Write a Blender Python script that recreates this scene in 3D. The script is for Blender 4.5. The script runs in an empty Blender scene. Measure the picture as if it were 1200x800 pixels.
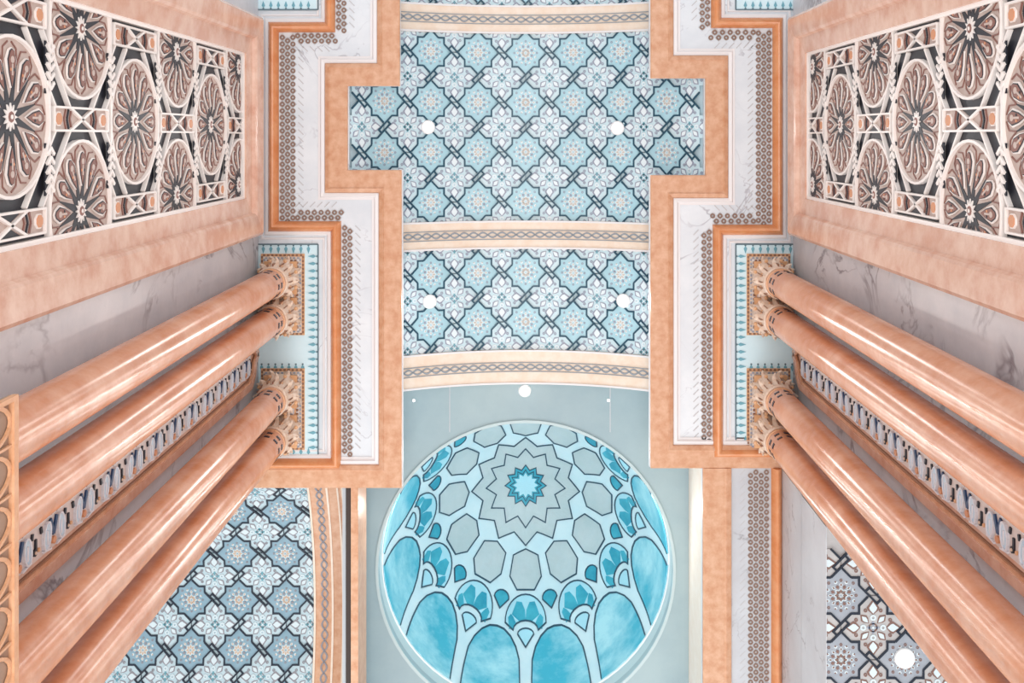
import bpy, bmesh, math, random
from mathutils import Matrix, Vector
random.seed(7)
S = bpy.context.scene
COL = S.collection
PI = math.pi
EYE = 1.5            # camera height over the floor
F = 1200.0           # focal length in pixels of a 1200 px wide frame
HX, HY = 616.0, 160.0  # zenith point in the picture

# ---------------------------------------------------------------- camera
cam = bpy.data.cameras.new('camera'); camo = bpy.data.objects.new('camera', cam); COL.objects.link(camo)
cam.sensor_fit = 'HORIZONTAL'; cam.sensor_width = 36.0; cam.lens = 36.0*F/1200.0
cam.shift_x = (600.0-HX)/1200.0; cam.shift_y = (HY-400.0)/1200.0
cam.clip_start = 0.05; cam.clip_end = 200
camo.location = (0, 0, EYE); camo.rotation_euler = (PI, 0, 0)
S.camera = camo
S.view_settings.view_transform = 'Standard'; S.view_settings.look = 'None'
S.view_settings.gamma = 1.0; S.view_settings.use_curve_mapping = False
S.view_settings.exposure = 0.12
# ---------------------------------------------------------------- light
w = bpy.data.worlds.new('world'); S.world = w; w.use_nodes = True
w.node_tree.nodes['Background'].inputs[0].default_value = (0.93, 0.97, 1.0, 1)
w.node_tree.nodes['Background'].inputs[1].default_value = 1.0
def area(name, loc, rot, sx, sy, power, col=(1, 1, 1)):
    l = bpy.data.lights.new(name, 'AREA'); l.shape = 'RECTANGLE'; l.size = sx; l.size_y = sy
    l.energy = power; l.color = col
    o = bpy.data.objects.new(name, l); COL.objects.link(o); o.location = loc; o.rotation_euler = rot
    return o
area('floor_bounce_fill', (0, 1.5, 0.35), (PI, 0, 0), 5.0, 13.0, 640, (0.97, 0.985, 1.0))  # added unseen fill above the floor, stands in for floor bounce
area('hall_end_daylight', (0, 13.5, 6.0), (math.radians(105), 0, PI), 10, 9, 620, (0.92, 0.97, 1.0))

# ---------------------------------------------------------------- materials
def lin(c):
    out = []
    for v in c[:3]:
        v = v/255.0
        out.append(v/12.92 if v <= 0.04045 else ((v+0.055)/1.055)**2.4)
    return (out[0], out[1], out[2], 1)
MATS = {}
def mat(name, c, rough=0.5, c2=None, scale=3.0, vein=None, vscale=0.9, vwidth=0.012, spec=0.5, metal=0.0, emit=None, bump=0.0, lo=0.35, hi=0.65):
    m = bpy.data.materials.new(name); m.use_nodes = True; nt = m.node_tree; N = nt.nodes; L = nt.links
    b = N['Principled BSDF']
    b.inputs['Base Color'].default_value = lin(c); b.inputs['Roughness'].default_value = rough
    b.inputs['Metallic'].default_value = metal; b.inputs['Specular IOR Level'].default_value = spec
    tc = N.new('ShaderNodeTexCoord'); src = None
    if c2:
        n = N.new('ShaderNodeTexNoise'); n.inputs['Scale'].default_value = scale; n.inputs['Detail'].default_value = 6; n.inputs['Roughness'].default_value = 0.65
        L.new(tc.outputs['Object'], n.inputs['Vector'])
        r = N.new('ShaderNodeValToRGB'); r.color_ramp.elements[0].position = lo; r.color_ramp.elements[1].position = hi
        r.color_ramp.elements[0].color = lin(c); r.color_ramp.elements[1].color = lin(c2)
        L.new(n.outputs['Fac'], r.inputs['Fac']); src = r.outputs['Color']
        if bump:
            bp = N.new('ShaderNodeBump'); bp.inputs['Strength'].default_value = bump; bp.inputs['Distance'].default_value = 0.01
            L.new(n.outputs['Fac'], bp.inputs['Height']); L.new(bp.outputs['Normal'], b.inputs['Normal'])
    if vein:
        n = N.new('ShaderNodeTexNoise'); n.inputs['Scale'].default_value = vscale; n.inputs['Detail'].default_value = 5
        n.inputs['Roughness'].default_value = 0.55; n.inputs['Distortion'].default_value = 1.2
        L.new(tc.outputs['Object'], n.inputs['Vector'])
        s = N.new('ShaderNodeMath'); s.operation = 'SUBTRACT'; s.inputs[1].default_value = 0.5; L.new(n.outputs['Fac'], s.inputs[0])
        a = N.new('ShaderNodeMath'); a.operation = 'ABSOLUTE'; L.new(s.outputs[0], a.inputs[0])
        r2 = N.new('ShaderNodeValToRGB'); r2.color_ramp.elements[0].position = 0.0; r2.color_ramp.elements[1].position = vwidth
        r2.color_ramp.elements[0].color = (1, 1, 1, 1); r2.color_ramp.elements[1].color = (0, 0, 0, 1)
        L.new(a.outputs[0], r2.inputs['Fac'])
        n2 = N.new('ShaderNodeTexNoise'); n2.inputs['Scale'].default_value = 1.7; L.new(tc.outputs['Object'], n2.inputs['Vector'])
        mr = N.new('ShaderNodeMapRange'); mr.inputs[1].default_value = 0.42; mr.inputs[2].default_value = 0.62; L.new(n2.outputs['Fac'], mr.inputs[0])
        mu = N.new('ShaderNodeMath'); mu.operation = 'MULTIPLY'; L.new(r2.outputs['Color'], mu.inputs[0]); L.new(mr.outputs[0], mu.inputs[1])
        mx = N.new('ShaderNodeMix'); mx.data_type = 'RGBA'
        L.new(mu.outputs[0], mx.inputs['Factor'])
        if src: L.new(src, mx.inputs['A'])
        else: mx.inputs['A'].default_value = lin(c)
        mx.inputs['B'].default_value = lin(vein); src = mx.outputs['Result']
    if src: L.new(src, b.inputs['Base Color'])
    if emit:
        b.inputs['Emission Color'].default_value = lin(c); b.inputs['Emission Strength'].default_value = emit
    MATS[name] = m
    return m
mat('soffit_marble', (216, 222, 228), 0.3, (232, 236, 240), 1.3, vein=(176, 176, 184), vscale=0.8, vwidth=0.008)
mat('wall_marble', (204, 206, 212), 0.42, (222, 222, 226), 1.6, vein=(140, 134, 142), vscale=1.0, vwidth=0.03)
mat('border_marble', (192, 192, 196), 0.35, (206, 208, 212), 1.3, vein=(150, 146, 150), vscale=0.9, vwidth=0.01)
mat('orange_marble', (206, 148, 112), 0.32, (224, 178, 146), 9.0)
mat('pink_marble', (214, 162, 138), 0.22, (234, 198, 178), 4.0)
mat('orange_moulding', (216, 134, 82), 0.2, (226, 158, 112), 5.0)
mat('column_marble', (208, 134, 92), 0.26, (226, 168, 136), 3.0, spec=0.9)
mat('cream', (238, 222, 206), 0.45, (244, 232, 220), 6.0)
mat('band_stone', (238, 214, 192), 0.4, (244, 228, 212), 7.0)
mat('band_line', (150, 156, 162), 0.5)
mat('white_lip', (236, 232, 232), 0.4)
mat('pale_blue', (210, 236, 244), 0.5, (218, 240, 246), 2.0)
mat('leaf_blue', (110, 168, 184), 0.5)
mat('dark_line', (96, 120, 130), 0.5)
mat('tile_star', (166, 208, 220), 0.35, (184, 220, 230), 5.0)
mat('tile_cross', (196, 222, 230), 0.35, (212, 232, 238), 5.0)
mat('tile_grout', (198, 220, 228), 0.5)
mat('tile_lobe', (230, 240, 244), 0.35)
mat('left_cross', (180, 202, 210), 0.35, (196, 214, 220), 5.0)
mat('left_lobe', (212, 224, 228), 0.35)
mat('tile_grey', (156, 162, 178), 0.4)
mat('tile_teal', (104, 166, 180), 0.4)
mat('tile_tan', (208, 200, 190), 0.4)
mat('strap', (34, 78, 98), 0.35)
mat('warm_star', (152, 158, 168), 0.35, (168, 172, 180), 5.0)
mat('warm_cross', (178, 174, 174), 0.35, (194, 190, 188), 5.0)
mat('warm_brown', (130, 98, 88), 0.4)
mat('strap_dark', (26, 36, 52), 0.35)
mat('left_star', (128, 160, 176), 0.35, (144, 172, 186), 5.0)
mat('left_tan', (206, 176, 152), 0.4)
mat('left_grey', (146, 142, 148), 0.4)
mat('recess_grey', (150, 172, 180), 0.4, (166, 186, 190), 0.8)
mat('recess_side', (196, 200, 204), 0.4)
mat('dome_base', (222, 238, 242), 0.45, (206, 230, 237), 1.5)
mat('dome_grey', (188, 202, 204), 0.5, (200, 210, 212), 1.8)
mat('dome_teal', (40, 150, 176), 0.45, (70, 178, 198), 3.0)
mat('dome_cyan', (62, 176, 200), 0.4, (182, 228, 236), 1.4, lo=0.40, hi=0.68)
mat('dome_fan', (178, 224, 236), 0.45)
mat('dome_line', (44, 78, 98), 0.5)
mat('drum', (192, 208, 210), 0.4)
mat('screen_dark', (26, 28, 40), 0.5)
mat('screen_tan', (192, 170, 160), 0.5, (208, 188, 178), 8.0)
mat('screen_white', (246, 236, 230), 0.4)
mat('screen_brown', (138, 92, 80), 0.5)
mat('screen_orange', (214, 148, 108), 0.5)
mat('lace', (140, 112, 98), 0.5)
mat('lace_light', (198, 196, 198), 0.5)
mat('cap_cream', (244, 226, 210), 0.4, (226, 192, 164), 14.0)
mat('cap_gold', (226, 174, 130), 0.35)
mat('cap_brown', (150, 108, 84), 0.5)
mat('frieze_blue', (30, 62, 104), 0.45)
mat('frieze_ground', (220, 206, 200), 0.5)
mat('frieze_leaf', (176, 204, 224), 0.4, (206, 224, 236), 9.0)
mat('frieze_light', (226, 226, 232), 0.4)
mat('gilt', (204, 148, 108), 0.4, (220, 172, 136), 12.0)
mat('gilt_panel', (158, 132, 114), 0.5)
mat('lamp_glow', (255, 244, 240), 0.5, emit=9.0)
mat('lamp_ring', (240, 240, 240), 0.3)
mat('floor_stone', (214, 206, 198), 0.25, (226, 220, 212), 1.0)
mat('slot_dark', (70, 60, 56), 0.8)

# ---------------------------------------------------------------- mesh helpers
class MB:
    def __init__(s): s.v = []; s.f = []; s.m = []; s.names = []
    def mi(s, name):
        if name not in s.names: s.names.append(name)
        return s.names.index(name)
    def add(s, vs, fs, m):
        k = len(s.v); i = s.mi(m); s.v += [tuple(p) for p in vs]
        for f in fs: s.f.append([k+a for a in f]); s.m.append(i)
    def box(s, x0, x1, y0, y1, z0, z1, m):
        vs = [(x, y, z) for z in (z0, z1) for y in (y0, y1) for x in (x0, x1)]
        s.add(vs, [(0, 2, 3, 1), (4, 5, 7, 6), (0, 1, 5, 4), (2, 6, 7, 3), (0, 4, 6, 2), (1, 3, 7, 5)], m)
    def prism(s, pts, z0, z1, m):
        n = len(pts); a = sum(pts[i][0]*pts[(i+1) % n][1]-pts[(i+1) % n][0]*pts[i][1] for i in range(n))
        if a < 0: pts = pts[::-1]
        if z0 > z1: z0, z1 = z1, z0
        vs = [(p[0], p[1], z0) for p in pts]+[(p[0], p[1], z1) for p in pts]
        fs = [tuple(range(n))[::-1], tuple(range(n, 2*n))]+[(i, (i+1) % n, n+(i+1) % n, n+i) for i in range(n)]
        s.add(vs, fs, m)
    def bar(s, a, b, wd, z0, z1, m):
        d = Vector((b[0]-a[0], b[1]-a[1])); l = d.length or 1; n = Vector((-d.y, d.x))/l*wd/2
        s.prism([(a[0]+n.x, a[1]+n.y), (a[0]-n.x, a[1]-n.y), (b[0]-n.x, b[1]-n.y), (b[0]+n.x, b[1]+n.y)], z0, z1, m)
    def ring(s, cx, cy, r0, r1, z0, z1, m, n=10):
        vs = []; fs = []
        for i in range(n):
            a = 2*PI*i/n; c, t = math.cos(a), math.sin(a)
            vs += [(cx+r0*c, cy+r0*t, z0), (cx+r1*c, cy+r1*t, z0), (cx+r1*c, cy+r1*t, z1), (cx+r0*c, cy+r0*t, z1)]
        for i in range(n):
            a, b = 4*i, 4*((i+1) % n)
            for k in range(4): fs.append((a+k, a+(k+1) % 4, b+(k+1) % 4, b+k))
        s.add(vs, fs, m)
    def disc(s, cx, cy, r, z0, z1, m, n=10, ph=0):
        s.prism([(cx+r*math.cos(ph+2*PI*i/n), cy+r*math.sin(ph+2*PI*i/n)) for i in range(n)], z0, z1, m)
    def lathe(s, prof, m, n=24, c=(0, 0)):
        vs = []; fs = []
        for r, z in prof:
            for i in range(n): vs.append((c[0]+r*math.cos(2*PI*i/n), c[1]+r*math.sin(2*PI*i/n), z))
        for j in range(len(prof)-1):
            for i in range(n): fs.append((j*n+i, j*n+(i+1) % n, (j+1)*n+(i+1) % n, (j+1)*n+i))
        s.add(vs, fs, m)
    def mesh(s, name, smooth=False, clip=None):
        me = bpy.data.meshes.new(name); me.from_pydata(s.v, [], s.f)
        for n in s.names: me.materials.append(MATS[n])
        me.polygons.foreach_set('material_index', s.m)
        bm = bmesh.new(); bm.from_mesh(me)
        if clip:
            for co, no in clip:
                bmesh.ops.bisect_plane(bm, geom=bm.verts[:]+bm.edges[:]+bm.faces[:], plane_co=co, plane_no=no, clear_outer=True)
        bmesh.ops.recalc_face_normals(bm, faces=bm.faces)
        bm.to_mesh(me); bm.free()
        if smooth:
            for p in me.polygons: p.use_smooth = True
            me.set_sharp_from_angle(angle=math.radians(38))
        return me
    def build(s, name, parent=None, smooth=False, mw=None, **props):
        return put(name, s.mesh(name, smooth), parent, mw, **props)
def put(name, me, parent=None, ml=None, **props):
    o = bpy.data.objects.new(name, me); COL.objects.link(o)
    if parent: o.parent = parent
    if ml is not None: o.matrix_local = ml
    for k, v in props.items(): o[k] = v
    return o
def thing(name, label, cat, group=None, me=None, ml=None):
    o = put(name, me, None, ml, label=label, category=cat)
    if group: o['group'] = group
    return o
def X(px, h=12.0): return (px-HX)*h/F
def Y(py, h=12.0): return (py-HY)*h/F
def Z(h): return h+EYE
T = Matrix.Translation

def sweep(mb, path, prof, m, h=12.0):
    """path in picture pixels on the soffit plane; prof = [(offset_px, drop_m)] to the left of the path; hangs under height h"""
    P = [Vector((X(a, h), Y(b, h))) for a, b in path]; n = len(P); rows = []
    for i in range(n):
        d0 = (P[i]-P[i-1]).normalized() if i else None
        d1 = (P[i+1]-P[i]).normalized() if i < n-1 else None
        if d0 is None: nn = Vector((-d1.y, d1.x))
        elif d1 is None: nn = Vector((-d0.y, d0.x))
        else:
            a = Vector((-d0.y, d0.x)); b = Vector((-d1.y, d1.x)); nn = a+b; nn = nn/(nn.dot(a)) if nn.length > 1e-6 else a
        rows.append([(P[i].x+nn.x*o*h/F, P[i].y+nn.y*o*h/F, Z(h)-dr) for o, dr in prof])
    k = len(prof); vs = [p for r in rows for p in r]; fs = []
    for i in range(n-1):
        for j in range(k): fs.append((i*k+j, i*k+(j+1) % k, (i+1)*k+(j+1) % k, (i+1)*k+j))
    fs.append(tuple(range(k))); fs.append(tuple((n-1)*k+j for j in range(k))[::-1])
    mb.add(vs, fs, m)

# ================================================================ STRUCTURE
fl = MB(); fl.box(-9, 9, -8, 16, -0.2, 0, 'floor_stone'); fl.build('floor', kind='structure')

# ---- main barrel vault
R, HA = 3.26, 12.85; HC = HA-R
def vang(px_or_x): return math.asin(max(-1, min(1, px_or_x/R)))
YV0, YV1 = -3.4, Y(449, HA)
def vault_strip(mb, r0, r1, y0, y1, x_lim, m, n=28):
    a = math.asin(x_lim/R); vs = []; fs = []
    for i in range(n+1):
        t = -a+2*a*i/n
        for r in (r0, r1):
            for y in (y0, y1): vs.append((r*math.sin(t), y, Z(HC+r*math.cos(t))))
    for i in range(n):
        k = 4*i
        fs += [(k, k+1, k+5, k+4), (k+2, k+6, k+7, k+3), (k, k+4, k+6, k+2), (k+1, k+3, k+7, k+5)]
    fs += [(0, 2, 3, 1), (4*n, 4*n+1, 4*n+3, 4*n+2)]
    mb.add(vs, fs, m)
mb = MB(); vault_strip(mb, R+0.03, R+0.12, YV0, YV1, 2.17, 'tile_grout')
vault = mb.build('ceiling', smooth=True, kind='structure')

A_, T_ = 0.28, 0.437
Q = T_-A_
def star_poly(sx, sy, k=1.0):
    pts = []
    for q in range(4):
        c, s_ = round(math.cos(q*PI/2)), round(math.sin(q*PI/2))
        for (a, b) in ((A_, -Q), (T_, 0), (A_, Q), (A_, A_)):
            pts.append(((a*c-b*s_)*sx*k, (a*s_+b*c)*sy*k))
    return pts
def petal(mb, sx, sy, ang, r0, r1, wd, z0, z1, m, bulge=0.6):
    c, s_ = math.cos(ang), math.sin(ang)
    pts = [(r0, 0), (r0+(r1-r0)*bulge*0.6, wd*0.8), (r0+(r1-r0)*bulge, wd), (r1, 0), (r0+(r1-r0)*bulge, -wd), (r0+(r1-r0)*bulge*0.6, -wd*0.8)]
    mb.prism([((a*c-b*s_)*sx, (a*s_+b*c)*sy) for a, b in pts], z0, z1, m)
def star_mesh(sx, sy, base, detail, tan, grey, strap, clip=None):
    mb = MB()
    mb.prism(star_poly(sx, sy, 0.985), -0.012, 0.006, base)
    for k in range(8):
        a = k*PI/4
        petal(mb, sx, sy, a, 0.012, 0.122, 0.034, -0.0145, -0.012, detail)
        petal(mb, sx, sy, a, 0.025, 0.10, 0.020, -0.017, -0.0145, tan)
        petal(mb, sx, sy, a+PI/8, 0.19, 0.235, 0.030, -0.0145, -0.012, detail)
        petal(mb, sx, sy, a+PI/8, 0.105, 0.17, 0.026, -0.017, -0.012, grey)
        petal(mb, sx, sy, a, 0.125, 0.205, 0.026, -0.0165, -0.012, detail)
        petal(mb, sx, sy, a, 0.14, 0.19, 0.013, -0.019, -0.0165, tan)
        r = 0.27 if k % 2 else 0.235
        mb.ring(r*math.cos(a+0)*sx, r*math.sin(a)*sy, 0.010*sx, 0.024*sx, -0.016, -0.012, grey, 8)
        mb.disc(0.225*math.cos(a+PI/8)*sx, 0.225*math.sin(a+PI/8)*sy, 0.014*sx, -0.016, -0.012, tan, 6)
    W = 0.033*sx
    for q in range(4):
        c, s_ = round(math.cos(q*PI/2)), round(math.sin(q*PI/2))
        def r_(a, b): return ((a*c-b*s_)*sx, (a*s_+b*c)*sy)
        e = 0.018
        mb.bar(r_(A_, Q), r_(A_, A_+e), W, -0.022, -0.006, strap)
        mb.bar(r_(Q, A_), r_(A_+e, A_), W, -0.0215, -0.006, strap)
    return mb.mesh('star_tile', clip=clip)
def cross_mesh(sx, sy, base, lobe, grey, teal, brown, clip=None):
    mb = MB(); pts = []
    for q in range(4):
        c, s_ = round(math.cos(q*PI/2)), round(math.sin(q*PI/2))
        for (a, b) in ((-0.05, -0.495), (-0.22, -0.33), (-0.22, -0.22), (-0.33, -0.22), (-0.495, -0.05)):
            pts.append(((a*c-b*s_)*sx*.985, (a*s_+b*c)*sy*.985))
    # order: quadrant points must run around
    pts = sorted(pts, key=lambda p: math.atan2(p[1]/sy, p[0]/sx))
    mb.prism(pts, -0.010, 0.006, base)
    for k in range(4):
        a = k*PI/2
        petal(mb, sx, sy, a, 0.20, 0.44, 0.10, -0.014, -0.010, brown, 0.45)
        petal(mb, sx, sy, a, 0.22, 0.40, 0.062, -0.017, -0.014, lobe, 0.5)
        petal(mb, sx, sy, a+PI/4, 0.09, 0.28, 0.062, -0.014, -0.010, grey, 0.6)
        petal(mb, sx, sy, a+PI/4, 0.11, 0.25, 0.036, -0.017, -0.014, lobe, 0.6)
        mb.ring(0.155*math.cos(a)*sx, 0.155*math.sin(a)*sy, 0.022*sx, 0.048*sx, -0.018, -0.010, lobe, 10)
        petal(mb, sx, sy, a, 0.02, 0.10, 0.026, -0.016, -0.010, teal)
        for sg in (-1, 1):
            mb.ring(0.29*math.cos(a+sg*0.42)*sx, 0.29*math.sin(a+sg*0.42)*sy, 0.012*sx, 0.030*sx, -0.0165, -0.010, grey, 8)
    mb.ring(0, 0, 0.052*sx, 0.072*sx, -0.016, -0.010, grey, 12)
    mb.disc(0, 0, 0.022*sx, -0.019, -0.010, lobe, 8)
    return mb.mesh('cross_tile', clip=clip)
def knot_mesh(sx, sy, strap, vert=False, clip=None):
    """interlaced strap between two stars; local origin midway"""
    mb = MB(); W = 0.033*sx
    def c_(a, b):
        a -= 0.5
        if vert: a, b = -b, a       # mirror: the chain leans the other way
        return (a*sx, b*sy)
    def seg(a, b, za=-0.022):
        p, q = Vector(c_(*a)), Vector(c_(*b)); mb.bar(p, q, W, za, -0.004, strap)
    e = 0.012; g_ = 0.06; d_ = (1-2*T_)/2
    x_, y_ = 0.5+g_, 0.5+g_-T_
    seg((A_, -Q), (x_+e, y_+e)); seg((x_, y_), (x_+d_, y_-d_), -0.0215)
    seg((1-A_, Q), (1-x_-e, -y_-e)); seg((1-x_, -y_), (1-x_-d_, -y_+d_), -0.0215)
    seg((A_, Q), (T_-0.02, 0.02), -0.0205); seg((1-A_, -Q), (1-T_+0.02, -0.02), -0.0205)
    return mb.mesh('strap_knot', clip=clip)
SX, SY = 0.60, 0.62
M_star = star_mesh(SX, SY, 'tile_star', 'tile_lobe', 'tile_tan', 'tile_grey', 'strap')
M_cross = cross_mesh(SX, SY, 'tile_cross', 'tile_lobe', 'tile_grey', 'tile_teal', 'tile_grey')
M_kh = knot_mesh(SX, SY, 'strap'); M_kv = knot_mesh(SX, SY, 'strap', True)
def vm(s, y, r=None):
    t = s/R; r = R if r is None else r
    return T((r*math.sin(t), y, Z(HC+r*math.cos(t)))) @ Matrix.Rotation(t, 4, 'Y')
MID = -0.118
rows = []
for i, y in enumerate((MID-0.93, MID-0.31, MID+0.31, MID+0.93)): pass
bays = [([MID-0.93, MID-0.31, MID+0.31, MID+0.93], (1, 2)), ([1.70, 2.32], ()), ([2*MID-2.32, 2*MID-1.70], ())]
for ys, wide in bays:
    for i, y in enumerate(ys):
        K = 3 if i in wide else 2
        for k in range(-K, K+1):
            put('star_tile', M_star, vault, vm(k*SX, y))
            put('strap_knot', M_kv, vault, vm(k*SX, y-SY/2))
            if i == len(ys)-1: put('strap_knot', M_kv, vault, vm(k*SX, y+SY/2))
        for k in range(-K-1, K+1): put('strap_knot', M_kh, vault, vm((k+0.5)*SX, y))
        if K == 3 and i == 2:
            for k in (-3, 3): put('strap_knot', M_kv, vault, vm(k*SX, y+SY/2))
    for i in range(len(ys)+1):
        y = ys[0]-SY/2+i*SY
        K = 3 if (wide and i in (1, 2, 3)) else 2
        for k in range(-K-1, K+1): put('cross_tile', M_cross, vault, vm((k+0.5)*SX, y))

# bands across the vault, with interlaced guilloche
def band(y0, y1, lim=1.62):
    mb = MB(); vault_strip(mb, R-0.035, R+0.05, y0, y1, lim, 'band_stone')
    o = mb.build('arch_band', vault, smooth=True)
    e = MB(); vault_strip(e, R-0.05, R-0.03, y0, y0+0.022, lim, 'white_lip'); vault_strip(e, R-0.05, R-0.03, y1-0.022, y1, lim, 'white_lip')
    e.build('edge_fillet', o, smooth=True)
    yc = (y0+y1)/2; am = 0.030; g = MB(); per = 0.24; a = math.asin(lim/R); n = 150
    def pt(s, y, r): t = s/R; return (r*math.sin(t), y, Z(HC+r*math.cos(t)))
    for ph in (0, PI):
        vs = []; fs = []
        for i in range(n+1):
            s = -a*R+2*a*R*i/n; yy = yc+am*math.sin(2*PI*s/per+ph)
            vs += [pt(s, yy-0.011, R-0.046), pt(s, yy+0.011, R-0.046), pt(s, yy+0.011, R-0.03), pt(s, yy-0.011, R-0.03)]
        for i in range(n):
            k = 4*i
            for j in range(4): fs.append((k+j, k+(j+1) % 4, k+4+(j+1) % 4, k+4+j))
        g.add(vs, fs, 'band_line')
    for sg in (-1, 1): vault_strip(g, R-0.044, R-0.03, yc+sg*0.056-0.005, yc+sg*0.056+0.005, lim, 'band_line')
    g.build('guilloche', o)
B1 = (Y(258, HA), Y(291, HA)); B2 = (Y(409, HA), Y(449, HA))
band(*B1); band(*B2); band(2*MID-B1[1], 2*MID-B1[0])

# ---- soffit slabs either side (h = 12)
YT = -240
for side in (-1, 1):
    mb = MB()
    if side < 0: rects = [(303, 469, YT, 101), (303, 409, 101, 199), (303, 472, 199, 570)]
    else: rects = [(761, 932, YT, 92), (825, 932, 92, 205), (761, 932, 205, 547), (823, 916, 547, 1100)]
    for a, b, c, d in rects: mb.box(X(a), X(b), Y(c), Y(d), Z(12.0), Z(12.07), 'soffit_marble')
    so = mb.build('ceiling', kind='structure')
    # flat marble border strip (greyer) between the frame and the orange moulding
    SOF = so
    fr = MB()
    prof = [(0, 0.0), (0, 0.045), (1.2, 0.055), (20, 0.055), (21.5, 0.07), (26, 0.05), (27, 0.02), (27, 0.0)]
    lip = [(27, 0.0), (27, 0.03), (31, 0.036), (32.5, 0.012), (35, 0.012), (35, 0.0)]
    lo = MB()
    mo_prof = [(0, 0), (0, 0.03), (1.5, 0.06)]+[(1.5+9*i/6, 0.06+0.05*math.sin(PI*i/6)) for i in range(1, 6)]+[(10.5, 0.06), (12, 0.03), (12, 0)]
    lip2 = [(-4.5, 0), (-4.5, 0.018), (-3, 0.03), (0, 0.03), (0, 0)]
    lip3 = [(-9.5, 0), (-9.5, 0.012), (-8.5, 0.016), (-7.5, 0.016), (-7, 0)]
    if side < 0:
        p = [(469, YT), (469, 101), (408, 101), (408, 199), (471, 199), (471, 570), (300, 570)]
        mp = [(381, YT), (381, 26), (315, 26), (315, 271), (388, 271), (388, 536), (303, 536)]
        flip = 1
    else:
        p = [(762, YT), (762, 92), (826, 92), (826, 205), (762, 205), (762, 547), (932, 547)]
        mp = [(845, YT), (845, 21), (917, 21), (917, 275), (847, 275), (847, 523), (932, 523)]
        flip = -1
    # offsets point away from the opening: left of a path running +Y is -X
    sweep(fr, p, [(o*flip, d) for o, d in prof], 'orange_marble')
    sweep(lo, p, [(o*flip, d) for o, d in lip], 'white_lip')
    t = fr.build('trim_%d' % (1 if side < 0 else 2), kind='structure')
    lo.build('white_fillet', t)
    mm = MB(); sweep(mm, mp, [(-o*flip, d) for o, d in mo_prof], 'orange_moulding')
    m3 = MB(); sweep(m3, mp, [(-o*flip, d) for o, d in lip2], 'white_lip'); sweep(m3, mp, [(-o*flip, d) for o, d in lip3], 'white_lip')
    t2 = mm.build('trim_%d' % (3 if side < 0 else 4), kind='structure', smooth=True)
    m3.build('white_fillet', t2)
    # lace of small rings and lozenges beside the moulding
    def lace(x0, y0, x1, y1, inner, rowsn=3, name='lace_border', parent=so):
        """along the line (x0,y0)-(x1,y1); rows stacked in direction inner (unit px vector)"""
        L = math.hypot(x1-x0, y1-y0); dx, dy = (x1-x0)/L, (y1-y0)/L; n = int(L/7.8); mbl = MB()
        for r in range(rowsn):
            for i in range(n):
                s_ = (i+0.5+(0.5 if r % 2 else 0))*L/n
                if s_ > L: continue
                cx, cy = x0+dx*s_+inner[0]*(4+r*6.2), y0+dy*s_+inner[1]*(4+r*6.2)
                a, b = X(cx), Y(cy)
                mbl.ring(a, b, 0.012, 0.031, Z(12)-0.012, Z(12), 'lace', 8)
                if r < rowsn-1 or i % 2 == 0: mbl.ring(a, b, 0.038, 0.045, Z(12)-0.008, Z(12), 'lace_light', 4)
        # outer ticks fading into the marble
        for i in range(int(L/8.5)):
            s_ = (i+0.5)*8.5; q = 4+rowsn*6.2
            cx, cy = x0+dx*s_+inner[0]*q, y0+dy*s_+inner[1]*q
            mbl.bar((X(cx-dx*3), Y(cy-dy*3)), (X(cx+dx*3+inner[0]*6), Y(cy+dy*3+inner[1]*6)), 0.010, Z(12)-0.006, Z(12), 'lace_light')
        mbl.build(name, parent, kind='stuff')
    if side < 0:
        lace(327, 40, 327, 259, (1, 0)); lace(345, 38, 393, 38, (0, 1), 2); lace(345, 259, 400, 259, (0, -1), 2)
        lace(400, 263, 400, 532, (1, 0), 2); lace(393, -60, 393, 36, (1, 0), 2)
    else:
        lace(905, 35, 905, 262, (-1, 0)); lace(887, 34, 833, 34, (0, 1), 2); lace(887, 263, 835, 263, (0, -1), 2)
        lace(835, 268, 835, 520, (-1, 0), 2); lace(833, -60, 833, 32, (-1, 0), 2)
        lace(902, 549, 902, 830, (-1, 0), 4)
        # broad frame and moulding running on beside the dome
        f2 = MB(); sweep(f2, [(823, 547), (823, 1100)], [(-o*1.26, d) for o, d in prof], 'orange_marble')
        t5 = f2.build('trim_5', kind='structure')
        f3 = MB(); sweep(f3, [(916, 547), (916, 1100)], [(o*1.05, d) for o, d in mo_prof], 'orange_moulding')
        f3.build('trim_6', smooth=True, kind='structure')
        bd = MB(); bd.box(X(858), X(904), Y(547), Y(1100), Z(12)-0.004, Z(12), 'border_marble'); bd.build('marble_border', so)
    # pale blue painted panel over the capitals, with leaf fringe
    def fx(px): return px if side < 0 else 2*617.5-px
    def panel(ya, yb, top_only=False):
        x0, x1 = sorted((X(fx(302)), X(fx(373))))
        pb = MB(); pb.box(x0, x1, Y(ya), Y(yb), Z(12)-0.012, Z(12), 'pale_blue')
        for (a, b) in (((303, ya), (373, ya)), ((373, ya), (373, yb)), ((303, yb), (373, yb))):
            pb.bar((X(fx(a[0])), Y(a[1])), (X(fx(b[0])), Y(b[1])), 0.016, Z(12)-0.02, Z(12)-0.012, 'dark_line')
        o = pb.build('painted_panel', so); tl = MB()
        def leaf(cx, cy, dx, dy, l=9.0):
            c = Vector((X(fx(cx)), Y(cy))); d = Vector((dx if side < 0 else -dx, dy))*l*0.01; nn = Vector((-d.y, d.x)).normalized()*0.020
            tl.prism([tuple(c), tuple(c+d*0.35+nn), tuple(c+d), tuple(c+d*0.35-nn)], Z(12)-0.019, Z(12)-0.012, 'leaf_blue')
            tl.disc(c.x-d.x*0.08, c.y-d.y*0.08, 0.012, Z(12)-0.018, Z(12)-0.012, 'dark_line', 6)
        y = ya+14
        while y < yb-10: leaf(371, y, -1, 0, 10); y += 8.6
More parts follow.
